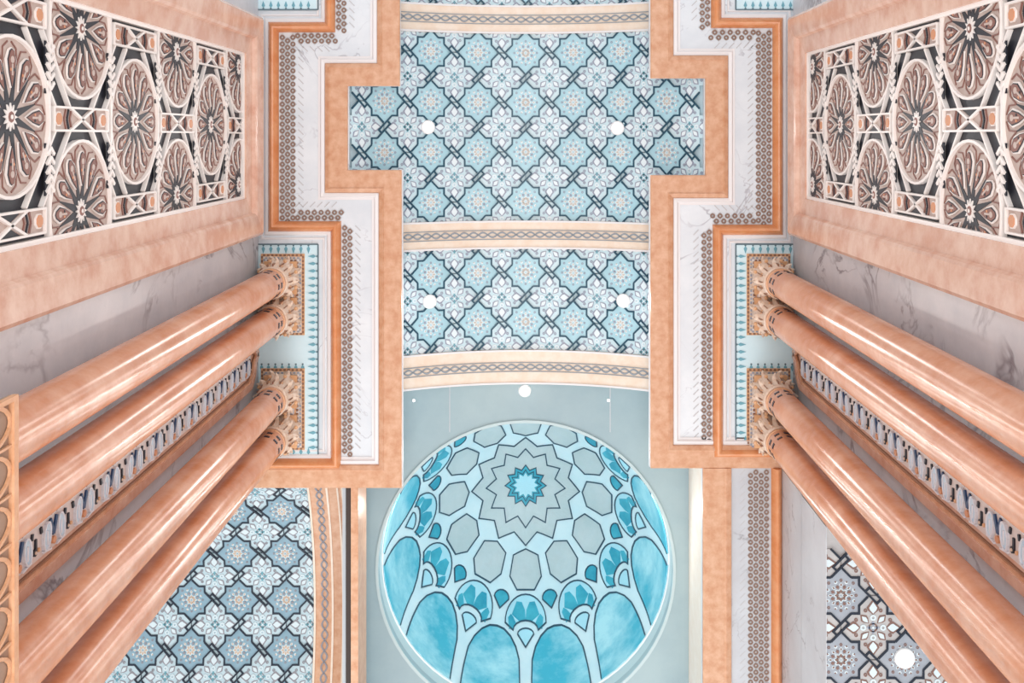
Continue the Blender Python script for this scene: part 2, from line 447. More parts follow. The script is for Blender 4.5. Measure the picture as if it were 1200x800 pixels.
        for k in range(7):
            leaf(309+k*8.8, ya+2, 0, 1, 9); leaf(309+k*8.8, yb-2, 0, -1, 8)
            if not top_only:
                leaf(307+k*8.0, 427, 0, 1, 8)
        tl.build('leaf_fringe', o, kind='stuff')
    panel(286, 534 if side < 0 else 520); panel(2*148.5-400, 11.5, True)
    # bracket blocks above each pair of capitals
    for (yc) in (1.845, 3.185):
        xc = side*2.84
        bl = MB()
        steps = [(0.255, 0.475, 0.030, 'cap_gold'), (0.225, 0.445, 0.048, 'cap_cream'), (0.195, 0.415, 0.066, 'white_lip'),
                 (0.165, 0.385, 0.09, 'cap_gold'), (0.15, 0.37, 0.11, 'white_lip')]
        prev = 0.012
        for hx, hy, d, m in steps:
            bl.box(xc-hx, xc+hx, yc-hy, yc+hy, Z(12)-d, Z(12)-prev, m); prev = d
        o = bl.build('bracket_block', so)
        dn = MB()
        for (hx, hy, d, m, w_) in ((0.240, 0.46, 0.030, 'cap_brown', 0.010), (0.18, 0.40, 0.066, 'cap_brown', 0.012), (0.125, 0.345, 0.11, 'tile_grey', 0.010), (0.21, 0.43, 0.048, 'tile_grey', 0.008)):
            n = int(2*hy/0.045)
            for sg in (-1, 1):
                for i in range(n):
                    yy = yc-hy+(i+0.5)*2*hy/n; dn.box(xc+sg*hx-w_, xc+sg*hx+w_, yy-0.013, yy+0.013, Z(12)-d-0.012, Z(12)-d, m)
                n2 = int(2*hx/0.045)
                for i in range(n2):
                    xx = xc-hx+(i+0.5)*2*hx/n2; dn.box(xx-0.013, xx+0.013, yc+sg*hy-w_, yc+sg*hy+w_, Z(12)-d-0.012, Z(12)-d, m)
        dn.build('dentil_carving', o, kind='stuff')

# ---- walls
WX = 3.13
for side, nm in ((-1, 'wall_left'), (1, 'wall_right')):
    mb = MB(); x0, x1 = sorted((side*WX, side*(WX+0.25))); mb.box(x0, x1, -3.4, 3.75, 0, Z(12.07), 'wall_marble')
    mb.build(nm, kind='structure')

# ---- bay over the dome: recess side walls and grey ceiling with a round opening
HD = 13.0
YC, RD = 5.5, 1.87
mb = MB()
x0, x1 = -2.12, 2.12
y0, y1 = 3.095, 9.6
n = 64; vs = []; fs = []
def sq(a):
    c, s_ = math.sin(a), math.cos(a)
    cand = []
    if c > 1e-9: cand.append(x1/c)
    if c < -1e-9: cand.append(x0/c)
    if s_ > 1e-9: cand.append((y1-YC)/s_)
    if s_ < -1e-9: cand.append((y0-YC)/s_)
    t = min(cand); return (c*t, YC+s_*t)
angs = sorted(set([2*PI*i/n for i in range(n)]+[math.atan2(a, b-YC) % (2*PI) for a in (x0, x1) for b in (y0, y1)]))
for a in angs:
    p = sq(a)
    vs += [(RD*math.sin(a), YC+RD*math.cos(a), Z(HD)), (p[0], p[1], Z(HD)), (p[0], p[1], Z(HD+0.1)), (RD*math.sin(a), YC+RD*math.cos(a), Z(HD+0.1))]
m_ = len(angs)
for i in range(m_):
    a, b = 4*i, 4*((i+1) % m_)
    for k in range(4): fs.append((a+k, a+(k+1) % 4, b+(k+1) % 4, b+k))
mb.add(vs, fs, 'recess_grey')
dc = mb.build('ceiling', kind='structure')
ds = MB()
for px in (527, 715): ds.box(X(px, HD)-0.006, X(px, HD)+0.006, 3.1, 3.75, Z(HD)-0.006, Z(HD), 'recess_side')
ds.build('ceiling_joint', dc)
# ring lip around the opening
lp = MB(); vs = []; n = 72
lp.lathe([(RD, Z(HD)), (RD, Z(HD)-0.02), (RD+0.035, Z(HD)-0.02), (RD+0.035, Z(HD))], 'drum', 72, (0, YC)); lp.build('opening_rim', dc, smooth=True)
mb = MB()
mb.box(-2.16, -2.12, 3.0, 9.7, Z(12.07), Z(13.1), 'recess_side'); mb.box(-2.12, 2.12, 9.6, 9.75, Z(12.0), Z(13.1), 'recess_side')
mb.box(-2.13, 2.13, 3.0, 3.11, Z(12.9), Z(13.1), 'recess_side')
mb.build('wall_recess_left', kind='structure')
mb = MB(); mb.box(2.07, 2.2, 3.0, 9.7, Z(12.07), Z(13.1), 'cream')
mb.build('wall_recess_right', kind='structure')
# ---- dome
RISE, HB = 2.9, 13.3
def D(a, b, off=0.0):
    """a, b: azimuthal coordinates in degrees from the crown; +b towards the picture's bottom"""
    ph = math.radians(math.hypot(a, b)); th = math.atan2(a, b)
    r = (RD-0.02-off)*math.sin(ph); return (r*math.sin(th), YC+r*math.cos(th), Z(HB+(RISE-off)*math.cos(ph)))
mb = MB()
mb.lathe([(RD, Z(HD)+0.1), (RD, Z(HB)), (RD+0.08, Z(HB)), (RD+0.08, Z(HD)+0.1)], 'drum', 72, (0, YC))
vs = []; fs = []; NR, NS = 24, 72
for j in range(NR+1):
    for i in range(NS):
        p = 90.0*max(j, 0.02)/NR; a = 2*PI*i/NS; vs.append(D(p*math.sin(a), p*math.cos(a)))
for j in range(NR):
    for i in range(NS): fs.append((j*NS+i, j*NS+(i+1) % NS, (j+1)*NS+(i+1) % NS, (j+1)*NS+i))
mb.add(vs, fs, 'dome_base')
dome = mb.build('ceiling', smooth=True, kind='structure')
for k in range(5):     # added fill lights brightening the dome, hidden behind the opening's near edge
    a = PI+(k-2)*0.55; l = bpy.data.lights.new('dome_fill_light', 'POINT'); l.energy = 17; l.shadow_soft_size = 0.08; l.color = (1.0, 0.97, 0.94)
    o = bpy.data.objects.new('dome_fill_light', l); COL.objects.link(o); o.location = (1.72*math.sin(a), YC+1.72*math.cos(a), Z(HD+0.12))
def dens(pts, step=2.0, closed=True):
    out = []; n = len(pts)
    for i in range(n if closed else n-1):
        a, b = pts[i], pts[(i+1) % n]; k = max(1, int(math.hypot(a[0]-b[0], a[1]-b[1])/step))
        for j in range(k): out.append((a[0]+(b[0]-a[0])*j/k, a[1]+(b[1]-a[1])*j/k))
    if not closed: out.append(pts[-1])
    return out
def patch(mb, pts, off, m, rings=4, cen=None):
    pts = dens(pts); n = len(pts)
    c = cen or (sum(p[0] for p in pts)/n, sum(p[1] for p in pts)/n)
    vs = [D(c[0], c[1], off)]; fs = []
    for r in range(1, rings+1):
        t = r/rings
        for p in pts: vs.append(D(c[0]+(p[0]-c[0])*t, c[1]+(p[1]-c[1])*t, off))
    for p in pts: vs.append(D(p[0], p[1], -0.01))
    for i in range(n): fs.append((0, 1+i, 1+(i+1) % n))
    for r in range(rings):
        a = 1+r*n; b = a+n
        for i in range(n): fs.append((a+i, b+i, b+(i+1) % n, a+(i+1) % n))
    mb.add(vs, fs, m)
def line(mb, pts, wd, off, m, closed=True):
    pts = dens(pts, 2.0, closed); n = len(pts); vs = []; fs = []
    for i in range(n):
        p = Vector(pts[i]); a = Vector(pts[(i-1) % n]) if (closed or i) else p; b = Vector(pts[(i+1) % n]) if (closed or i < n-1) else p
        d0 = (p-a); d1 = (b-p)
        if d0.length < 1e-6: d0 = d1
        if d1.length < 1e-6: d1 = d0
        d0.normalize(); d1.normalize(); n0 = Vector((-d0.y, d0.x)); n1 = Vector((-d1.y, d1.x)); nn = n0+n1
        nn = nn/max(0.35, nn.dot(n0)) if nn.length > 1e-4 else n0
        nn *= wd/2
        for q in (p+nn, p-nn): vs.append(D(q.x, q.y, off))
        for q in (p-nn, p+nn): vs.append(D(q.x, q.y, off-0.012))
    k = n if closed else n-1
    for i in range(k):
        a, b = 4*i, 4*((i+1) % n)
        for j in range(4): fs.append((a+j, a+(j+1) % 4, b+(j+1) % 4, b+j))
    mb.add(vs, fs, m)
def pol(r, deg): t = math.radians(deg); return (r*math.sin(t), r*math.cos(t))
def starp(ro, ri, ph=0): return [pol(ro if i % 2 == 0 else ri, ph+i*15) for i in range(24)]
LW = 0.55
g = MB(); patch(g, starp(27.0, 22.0), 0.006, 'dome_grey', 5, (0, 0)); line(g, starp(27.0, 22.0), LW, 0.016, 'dome_line')
line(g, starp(19.6, 15.0), LW, 0.016, 'dome_line'); g.build('crown_rosette', dome)
g = MB(); patch(g, starp(10.2, 7.6), 0.016, 'dome_teal', 2, (0, 0)); line(g, starp(10.2, 7.6), 0.4, 0.022, 'dome_line'); line(g, starp(7.8, 5.6), 0.3, 0.028, 'dome_line')
patch(g, starp(6.2, 4.4), 0.026, 'dome_fan', 2, (0, 0)); g.build('crown_star', dome)
for k in range(12):
    t = k*30.0
    hp = [pol(28.4, t), pol(31.4, t+11.4), pol(40.0, t+11.6), pol(44.8, t+5.8), pol(44.8, t-5.8), pol(40.0, t-11.6), pol(31.4, t-11.4)]
    g = MB(); patch(g, hp, 0.008, 'dome_grey', 3); line(g, hp, LW, 0.018, 'dome_line'); g.build('heptagon_panel', dome)
    # fan
    c = pol(57.0, t); th = math.radians(t); ur = Vector((math.sin(th), math.cos(th))); ut = Vector((math.cos(th), -math.sin(th)))
    def loc(l, r_): v = Vector(c)+ut*l-ur*r_; return (v.x, v.y)
    inner = [loc(-6.8*math.cos(PI*i/8), -3.1+3.6*math.sin(PI*i/8)) for i in range(9)]
    outer = [loc(11.0*math.cos(PI*i/16), 10.6*math.sin(PI*i/16)) for i in range(17)]
    g = MB()
    no = 16; vs = []; fs = []     # web between the inner and the outer arc
    for i in range(no+1):
        a = PI*i/no; q = loc(6.8*math.cos(a), -3.1+3.6*math.sin(a)); p = outer[i]
        for k_ in range(4): f_ = k_/3; vs.append(D(q[0]+(p[0]-q[0])*f_, q[1]+(p[1]-q[1])*f_, 0.009))
    for i in range(no):
        for k_ in range(3): fs.append((i*4+k_, i*4+k_+1, (i+1)*4+k_+1, (i+1)*4+k_))
    g.add(vs, fs, 'dome_fan'); line(g, outer+inner, LW, 0.018, 'dome_line')
    for sg in (-1, 1):
        for (a0, a1, w0, w1, ln) in ((0.62, 0.52, 0.30, 0.34, 0.72), (0.18, 0.12, 0.16, 0.34, 0.62)):
            pts = []
            for q, (ax, rr, ) in enumerate(((a0-0.13, 0), (a1-w1*0.75, 0.55), (a1-0.02, ln+0.12), (a1+w1*0.35, ln), (a0+0.10, 0.4), (a0+0.13, 0))):
                a = PI/2-sg*(PI/2-ax*PI*0.62-0.12); ci = (6.8*math.cos(a), -3.1+3.6*math.sin(a)); co = (11.0*math.cos(a), 10.6*math.sin(a))
                pts.append(loc(ci[0]+(co[0]-ci[0])*rr, ci[1]+(co[1]-ci[1])*rr))
            patch(g, pts, 0.014, 'dome_teal', 1)
    sm = [loc(-4.4*math.cos(PI*i/8), -4.8+2.2*math.sin(PI*i/8)) for i in range(9)]+[loc(0, -10.0)]
    patch(g, sm, 0.012, 'dome_fan', 2); line(g, sm, LW, 0.02, 'dome_line')
    g.build('fan_panel', dome)
    # small half-round between fans
    t2 = t+15; c2 = pol(48.8, t2); th = math.radians(t2); ur = Vector((math.sin(th), math.cos(th))); ut = Vector((math.cos(th), -math.sin(th)))
    def loc2(l, r_): v = Vector(c2)+ut*l-ur*r_; return (v.x, v.y)
    sm = [loc2(3.9*math.cos(PI*i/8), 3.0*math.sin(PI*i/8)) for i in range(9)]+[loc2(0, -4.2)]
    g = MB(); patch(g, sm, 0.010, 'dome_teal', 2); line(g, sm, LW, 0.018, 'dome_line'); g.build('small_panel', dome)
    # medallion
    md = [pol(89.5, t2+12.6), pol(80, t2+12.4), pol(72, t2+12.0), pol(67, t2+10.3), pol(63, t2+7.4), pol(60.6, t2+3.8), pol(60, t2),
          pol(60.6, t2-3.8), pol(63, t2-7.4), pol(67, t2-10.3), pol(72, t2-12.0), pol(80, t2-12.4), pol(89.5, t2-12.6), pol(89.5, t2-6), pol(89.5, t2), pol(89.5, t2+6)]
    g = MB(); patch(g, md, 0.010, 'dome_cyan', 6, pol(76, t2)); line(g, md[:13], LW*1.3, 0.018, 'dome_line', False); g.build('medallion', dome)

# ---- left side bay (vault running across) with star tiles
RL, HLA, YL = 3.6, 12.95, 5.95
mb = MB(); vs = []; fs = []; n = 30
aL = 0.72
def strip_x(mb, x0, x1, r0, r1, m, t0=-0.60, t1=0.85, n=30):
    vs = []; fs = []
    for i in range(n+1):
        t = t0+(t1-t0)*i/n
        for r in (r0, r1):
            for x in (x0, x1): vs.append((x, YL+r*math.sin(t), Z(HLA-RL+r*math.cos(t))))
    for i in range(n):
        k = 4*i; fs += [(k, k+1, k+5, k+4), (k+2, k+6, k+7, k+3), (k, k+4, k+6, k+2), (k+1, k+3, k+7, k+5)]
    fs += [(0, 2, 3, 1), (4*n, 4*n+1, 4*n+3, 4*n+2)]
    mb.add(vs, fs, m)
strip_x(mb, -8.0, -2.165, RL+0.03, RL+0.12, 'tile_grout')
lv = mb.build('ceiling', smooth=True, kind='structure')
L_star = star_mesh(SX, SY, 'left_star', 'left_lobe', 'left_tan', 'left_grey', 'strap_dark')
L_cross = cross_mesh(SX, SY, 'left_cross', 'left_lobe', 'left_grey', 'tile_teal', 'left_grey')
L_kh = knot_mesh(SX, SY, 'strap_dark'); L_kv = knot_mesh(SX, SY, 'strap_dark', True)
def lm(x, s): t = s/RL; return T((x, YL+RL*math.sin(t), Z(HLA-RL+RL*math.cos(t)))) @ Matrix.Rotation(-t, 4, 'X')
xs0 = X(336, 12.95); s0 = Y(702, 12.95)-YL
xedge = -2.66
def clipm(f, x, *a):
    c = xedge-x
    if c > 0.5*SX: return None
    return f(*a, clip=[((c, 0, 0), (1, 0, 0))])
for j in range(-3, 5):
    s = s0+j*SY
    for i in range(0, 8):
        x = xs0-i*SX
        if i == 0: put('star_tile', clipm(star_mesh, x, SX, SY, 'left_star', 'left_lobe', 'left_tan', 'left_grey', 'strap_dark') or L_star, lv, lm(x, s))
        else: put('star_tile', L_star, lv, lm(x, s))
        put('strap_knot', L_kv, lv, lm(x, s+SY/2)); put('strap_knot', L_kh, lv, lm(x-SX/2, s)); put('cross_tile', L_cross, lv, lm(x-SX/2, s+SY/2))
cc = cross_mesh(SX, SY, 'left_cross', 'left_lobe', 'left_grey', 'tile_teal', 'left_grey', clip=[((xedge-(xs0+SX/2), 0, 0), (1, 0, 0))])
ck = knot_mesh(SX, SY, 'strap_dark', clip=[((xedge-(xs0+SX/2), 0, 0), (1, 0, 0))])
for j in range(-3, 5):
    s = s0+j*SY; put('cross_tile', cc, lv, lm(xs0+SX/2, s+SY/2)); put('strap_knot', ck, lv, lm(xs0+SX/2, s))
mb = MB(); strip_x(mb, -2.67, -2.165, RL-0.04, RL+0.03, 'orange_marble'); ab = mb.build('arch_band', lv, smooth=True)
mb = MB()
for x, w_ in ((-2.655, 0.012), (-2.43, 0.012), (-2.30, 0.010), (-2.235, 0.020)): strip_x(mb, x-w_, x+w_, RL-0.055, RL-0.03, 'band_stone')
mb.build('edge_fillet', ab, smooth=True)
g = MB()
for ph in (0, PI):
    vs = []; fs = []; n = 170
    for i in range(n+1):
        s = -2.1+5.1*i/n; xx = -2.53+0.036*math.sin(2*PI*s/0.26+ph); t = s/RL
        for (dx, r) in ((-0.011, RL-0.05), (0.011, RL-0.05), (0.011, RL-0.03), (-0.011, RL-0.03)): vs.append((xx+dx, YL+r*math.sin(t), Z(HLA-RL+r*math.cos(t))))
    for i in range(n):
        k = 4*i
        for j in range(4): fs.append((k+j, k+(j+1) % 4, k+4+(j+1) % 4, k+4+j))
    g.add(vs, fs, 'left_grey')
g.build('guilloche', ab)
mb = MB(); mb.box(X(405), X(412), Y(568), 9.7, Z(12.02), Z(12.25), 'slot_dark'); mb.box(X(411.5), X(420), Y(568), 9.7, Z(11.98), Z(12.6), 'orange_marble')
mb.build('trim_7', kind='structure')
# ---- right: marble face beyond the columns and the lower tiled ceiling
HR = 10.2; XR = 2.99
mb = MB()
mb.box(XR, XR+0.2, 3.88, 12, Z(11.1)+0.012, Z(12.07), 'border_marble'); mb.box(XR+0.008, XR+0.2, 3.88, 12, Z(11.1)-0.012, Z(11.1)+0.012, 'slot_dark')
mb.box(XR, XR+0.2, 3.88, 12, Z(HR)+0.07, Z(11.1)-0.012, 'border_marble'); mb.box(XR-0.004, XR+0.004, 3.88, 12, Z(HR)-0.02, Z(11.1)-0.014, 'border_marble'); mb.build('wall_right_far', kind='structure')
mb = MB(); mb.box(XR, 7.0, 3.88, 12, Z(HR)+0.006, Z(HR)+0.1, 'warm_cross'); rc = mb.build('ceiling', kind='structure')
RS = 0.64
cols = ('warm_star', 'left_lobe', 'warm_brown', 'warm_brown', 'strap_dark')
xr0 = X(985, HR); yr0 = Y(772, HR); clp = XR
def rt(f, x, *a, **k): return f(*a, clip=[((clp-x, 0, 0), (-1, 0, 0))], **k)
for i in range(0, 5):
    x = xr0+i*RS
    fst = i == 0
    ms = rt(star_mesh, x, RS, RS, *cols) if fst else ms2 if i > 1 else star_mesh(RS, RS, *cols)
    mv = rt(knot_mesh, x, RS, RS, 'strap_dark', True) if fst else mv2 if i > 1 else knot_mesh(RS, RS, 'strap_dark', True)
    if i == 1: ms2, mv2 = ms, mv
    if i == 0:
        mc = cross_mesh(RS, RS, 'warm_cross', 'left_lobe', 'warm_brown', 'tile_grey', 'warm_brown'); mk = knot_mesh(RS, RS, 'strap_dark')
    if fst:
        hx = x-RS/2
        mc0 = cross_mesh(RS, RS, 'warm_cross', 'left_lobe', 'warm_brown', 'tile_grey', 'warm_brown', clip=[((clp-hx, 0, 0), (-1, 0, 0))])
        mk0 = knot_mesh(RS, RS, 'strap_dark', clip=[((clp-hx, 0, 0), (-1, 0, 0))])
    for j in range(-2, 4):
        y = yr0+j*RS
        if fst and y-RS/2 >= 3.9: put('strap_knot', mk0, rc, T((x-RS/2, y, Z(HR)))); put('cross_tile', mc0, rc, T((x-RS/2, y-RS/2, Z(HR))))
        if y-RS/2 < 3.9: continue
        z = Z(HR); put('star_tile', ms, rc, T((x, y, z))); put('strap_knot', mv, rc, T((x, y-RS/2, z)))
        put('strap_knot', mk, rc, T((x+RS/2, y, z))); put('cross_tile', mc, rc, T((x+RS/2, y-RS/2, z)))

# ================================================================ THINGS
# ---- columns
def column_parts():
    d = {}
    mb = MB(); mb.lathe([(0.0, 0.40), (0.172, 0.40), (0.17, 0.45), (0.165, 1.0), (0.163, 6.0), (0.158, Z(11.42)), (0.0, Z(11.42))], 'column_marble', 40); d['shaft'] = mb.mesh('shaft', True)
    mb = MB(); mb.box(-0.24, 0.24, -0.22, 0.22, 0, 0.14, 'soffit_marble'); mb.lathe([(0.0, 0.14), (0.215, 0.14), (0.22, 0.18), (0.21, 0.22), (0.185, 0.25), (0.19, 0.30), (0.20, 0.33), (0.19, 0.37), (0.172, 0.40), (0, 0.40)], 'cap_cream', 32); d['base'] = mb.mesh('base', True)
    h = Z(11.42)
    mb = MB(); mb.lathe([(0.15, h), (0.172, h-0.012), (0.182, h+0.012), (0.182, h+0.03), (0.168, h+0.05), (0.15, h+0.05)], 'cap_cream', 32); mb.lathe([(0.150, h-0.055), (0.166, h-0.05), (0.166, h-0.035), (0.15, h-0.03)], 'cap_gold', 32); d['neck_ring'] = mb.mesh('neck_ring', True)
    mb = MB()
    for k in range(9):
        for r in range(2):
            for q in range(3):
                a = 2*PI*k/9+(q-1)*0.13; z = h-0.16-r*0.13
                c, s_ = math.cos(a), math.sin(a)
                def pp(du, dz, rr=0.1625): return (rr*c-du*s_, rr*s_+du*c, z+dz)
                mb.add([pp(-0.007, -0.028), pp(0.010, -0.014), pp(0.007, 0.028), pp(-0.010, 0.014), pp(-0.007, -0.028, .155), pp(0.010, -0.014, .155), pp(0.007, 0.028, .155), pp(-0.010, 0.014, .155)],
                       [(0, 1, 2, 3), (0, 4, 5, 1), (1, 5, 6, 2), (2, 6, 7, 3), (3, 7, 4, 0)], 'strap_dark')
    d['inlay'] = mb.mesh('inlay')
    mb = MB(); mb.lathe([(0.0, h+0.04), (0.155, h+0.04), (0.16, h+0.16), (0.175, h+0.28), (0.20, h+0.38), (0.21, h+0.44), (0.0, h+0.44)], 'cap_cream', 24)
    mb.box(-0.19, 0.19, -0.19, 0.19, h+0.43, h+0.472, 'cap_gold')
    d['capital'] = mb.mesh('capital', True)
    # an acanthus leaf curling outwards (local: x outwards)
    def leafmesh(z0, hh, out, wd, m):
        mb = MB(); pr = [(0.160, 0), (0.172, 0.35), (0.19, 0.7), (0.19+out*0.6, 0.95), (0.19+out, 0.98), (0.19+out*1.05, 0.86)]
        ws = [0.6, 1.0, 0.95, 0.7, 0.45, 0.15]; vs = []; fs = []
        for (r, t), w_ in zip(pr, ws):
            for (sy, dr) in ((-1, -0.008), (-0.5, 0.006), (0, 0.016), (0.5, 0.006), (1, -0.008)): vs.append((r+dr, sy*w_*wd, h+z0+t*hh))
        for i in range(5):
            for j in range(4): fs.append((i*5+j, i*5+j+1, (i+1)*5+j+1, (i+1)*5+j))
        n0 = len(vs); vs2 = [(x-0.012, y, z) for x, y, z in vs]; fs2 = [tuple(n0+q for q in f[::-1]) for f in fs]
        edge = []
        bd = [0, 1, 2, 3, 4, 9, 14, 19, 24, 29, 28, 27, 26, 25, 20, 15, 10, 5]
        for a, b in zip(bd, bd[1:]+bd[:1]): edge.append((a, b, b+n0, a+n0))
        mb.add(vs+vs2, fs+fs2+edge, m)
        mb.box(0.165, 0.205, -0.006, 0.006, h+z0+0.1*hh, h+z0+0.62*hh, 'cap_brown')
        return mb.mesh('acanthus_leaf', True)
    d['leaf0'] = leafmesh(0.05, 0.20, 0.06, 0.048, 'cap_cream'); d['leaf1'] = leafmesh(0.08, 0.335, 0.075, 0.05, 'cap_cream')
    mb = MB()
    for k in range(8):
        a = 2*PI*k/8+PI/8; c, s_ = math.cos(a), math.sin(a)
        for dz, rr in ((0.30, 0.235), (0.18, 0.185)):
            mb.lathe([(0.0, h+dz-0.02), (0.02, h+dz-0.012), (0.024, h+dz), (0.02, h+dz+0.012), (0, h+dz+0.02)], 'cap_gold', 8, (rr*c*0.97, rr*s_*0.97))
    d['scroll'] = mb.mesh('scroll', True)
    return d
CP = column_parts()
wh = ['nearest the carved wall screen', 'second from the carved wall screen, just before the painted frieze', 'third from the carved wall screen, just past the painted frieze', 'farthest from the carved wall screen, next to the tiled side bay']
for side, sn in ((-1, 'left'), (1, 'right')):
    for i, y in enumerate((1.635, 2.055, 2.955, 3.415)):
        ml = T((side*2.84, y, 0))
        c = thing('marble_column', 'polished orange marble column on the %s wall, %s' % (sn, wh[i]), 'column', 'paired orange marble columns', None, ml)
        put('base', CP['base'], c); s = put('shaft', CP['shaft'], c); put('inlay_motif', CP['inlay'], s)
        cp = put('capital', CP['capital'], c); put('neck_ring', CP['neck_ring'], cp)
        for k in range(8):
            put('acanthus_leaf', CP['leaf0'], cp, Matrix.Rotation(2*PI*k/8, 4, 'Z'))
            put('acanthus_leaf', CP['leaf1'], cp, Matrix.Rotation(2*PI*k/8+PI/8, 4, 'Z'))
        put('scroll', CP['scroll'], cp)

# ---- carved wall screens
PU = 1.96; RR = 0.49
def screen_meshes():
    d = {}
    mb = MB(); mb.disc(0, 0, RR, 0.012, 0.026, 'screen_tan', 36); mb.ring(0, 0, RR-0.012, RR+0.008, 0.012, 0.05, 'screen_white', 36)
    st = [(r*math.cos(PI*i/12), r*math.sin(PI*i/12)) for i in range(24) for r in [0.36 if i % 2 else 0.10]]
    mb.prism(st, 0.026, 0.030, 'screen_dark')
    # scalloped inner line
    for k in range(12):
        a = PI*k/6
        for sg in (-1, 1):
            p = [(0.455*math.cos(a+sg*0.05), 0.455*math.sin(a+sg*0.05)), (0.425*math.cos(a+sg*0.19), 0.425*math.sin(a+sg*0.19)), (0.33*math.cos(a+sg*0.262), 0.33*math.sin(a+sg*0.262))]
            mb.bar(p[0], p[1], 0.010, 0.026, 0.032, 'screen_brown'); mb.bar(p[1], p[2], 0.010, 0.026, 0.032, 'screen_brown')
    d['rosette'] = mb.mesh('rosette')
    mb = MB(); st = [(r*math.cos(PI*i/12), r*math.sin(PI*i/12)) for i in range(24) for r in [0.045 if i % 2 else 0.085]]
    mb.prism(st, 0.030, 0.040, 'screen_white'); mb.disc(0, 0, 0.034, 0.040, 0.044, 'screen_brown', 8); mb.disc(0, 0, 0.015, 0.044, 0.048, 'screen_white', 6)
    d['boss'] = mb.mesh('boss')
    def kite(k): return [(0.175+(1-k)*0.03, 0), (0.265, 0.042*k), (0.345, 0.062*k), (0.405-(1-k)*0.03, 0.030*k), (0.420-(1-k)*0.04, 0), (0.405-(1-k)*0.03, -0.030*k), (0.345, -0.062*k), (0.265, -0.042*k)]
    mb = MB(); mb.prism(kite(1.0), 0.030, 0.042, 'screen_white'); mb.prism(kite(0.80), 0.042, 0.046, 'screen_dark'); mb.prism(kite(0.66), 0.046, 0.0475, 'screen_brown')
    mb.disc(0.345, 0, 0.022, 0.046, 0.050, 'screen_tan', 8); mb.bar((0.25, 0), (0.32, 0), 0.014, 0.046, 0.050, 'screen_tan'); mb.disc(0.285, 0.018, 0.010, 0.046, 0.05, 'screen_orange', 6); mb.disc(0.285, -0.018, 0.010, 0.046, 0.05, 'screen_dark', 6)
    d['petal'] = mb.mesh('petal')
    mb = MB(); L2, H2 = 0.43, 0.078
    mb.box(-H2, H2, -L2, L2, 0.012, 0.030, 'screen_tan')
    w_ = 0.015
    for sg in (-1, 1):
        mb.bar((sg*H2, -L2), (sg*H2, L2), w_, 0.02, 0.052, 'screen_white'); mb.bar((-H2, sg*L2), (H2, sg*L2), w_, 0.02, 0.052, 'screen_white')
        mb.bar((-H2, sg*0.19), (H2, -sg*0.19), 0.018, 0.03, 0.05, 'screen_white')
        mb.prism([(sg*0.07, -0.12), (sg*0.02, 0), (sg*0.07, 0.12)], 0.030, 0.036, 'screen_dark')
        for k in range(3):
            y = sg*(0.17+k*0.042); mb.bar((-0.064, y-sg*0.02), (0, y+sg*0.006), 0.016, 0.030, 0.038, 'screen_dark' if k % 2 else 'screen_brown'); mb.bar((0.064, y-sg*0.02), (0, y+sg*0.006), 0.016, 0.030, 0.0385, 'screen_dark' if k % 2 else 'screen_brown')
        mb.disc(0, sg*0.355, 0.052, 0.030, 0.042, 'screen_white', 8, PI/8); mb.disc(0, sg*0.355, 0.042, 0.042, 0.047, 'screen_orange', 8, PI/8)
    d['cart'] = mb.mesh('cartouche')
    mb = MB()
    for k in range(5):
        y = -0.13+k*0.06; mm_ = 'screen_white'
        if k == 0: mb.box(-0.055, 0.055, -0.19, 0.15, 0.010, 0.020, 'screen_dark')
        mb.bar((-0.05, y-0.035), (0, y+0.01), 0.022, 0.018, 0.034, mm_); mb.bar((0.05, y-0.035), (0, y+0.01), 0.022, 0.018, 0.0345, mm_)
    d['chev'] = mb.mesh('chevron_inlay')
    return d
SM = screen_meshes()
CU = [Z(10.07)-k*PU for k in range(4)]
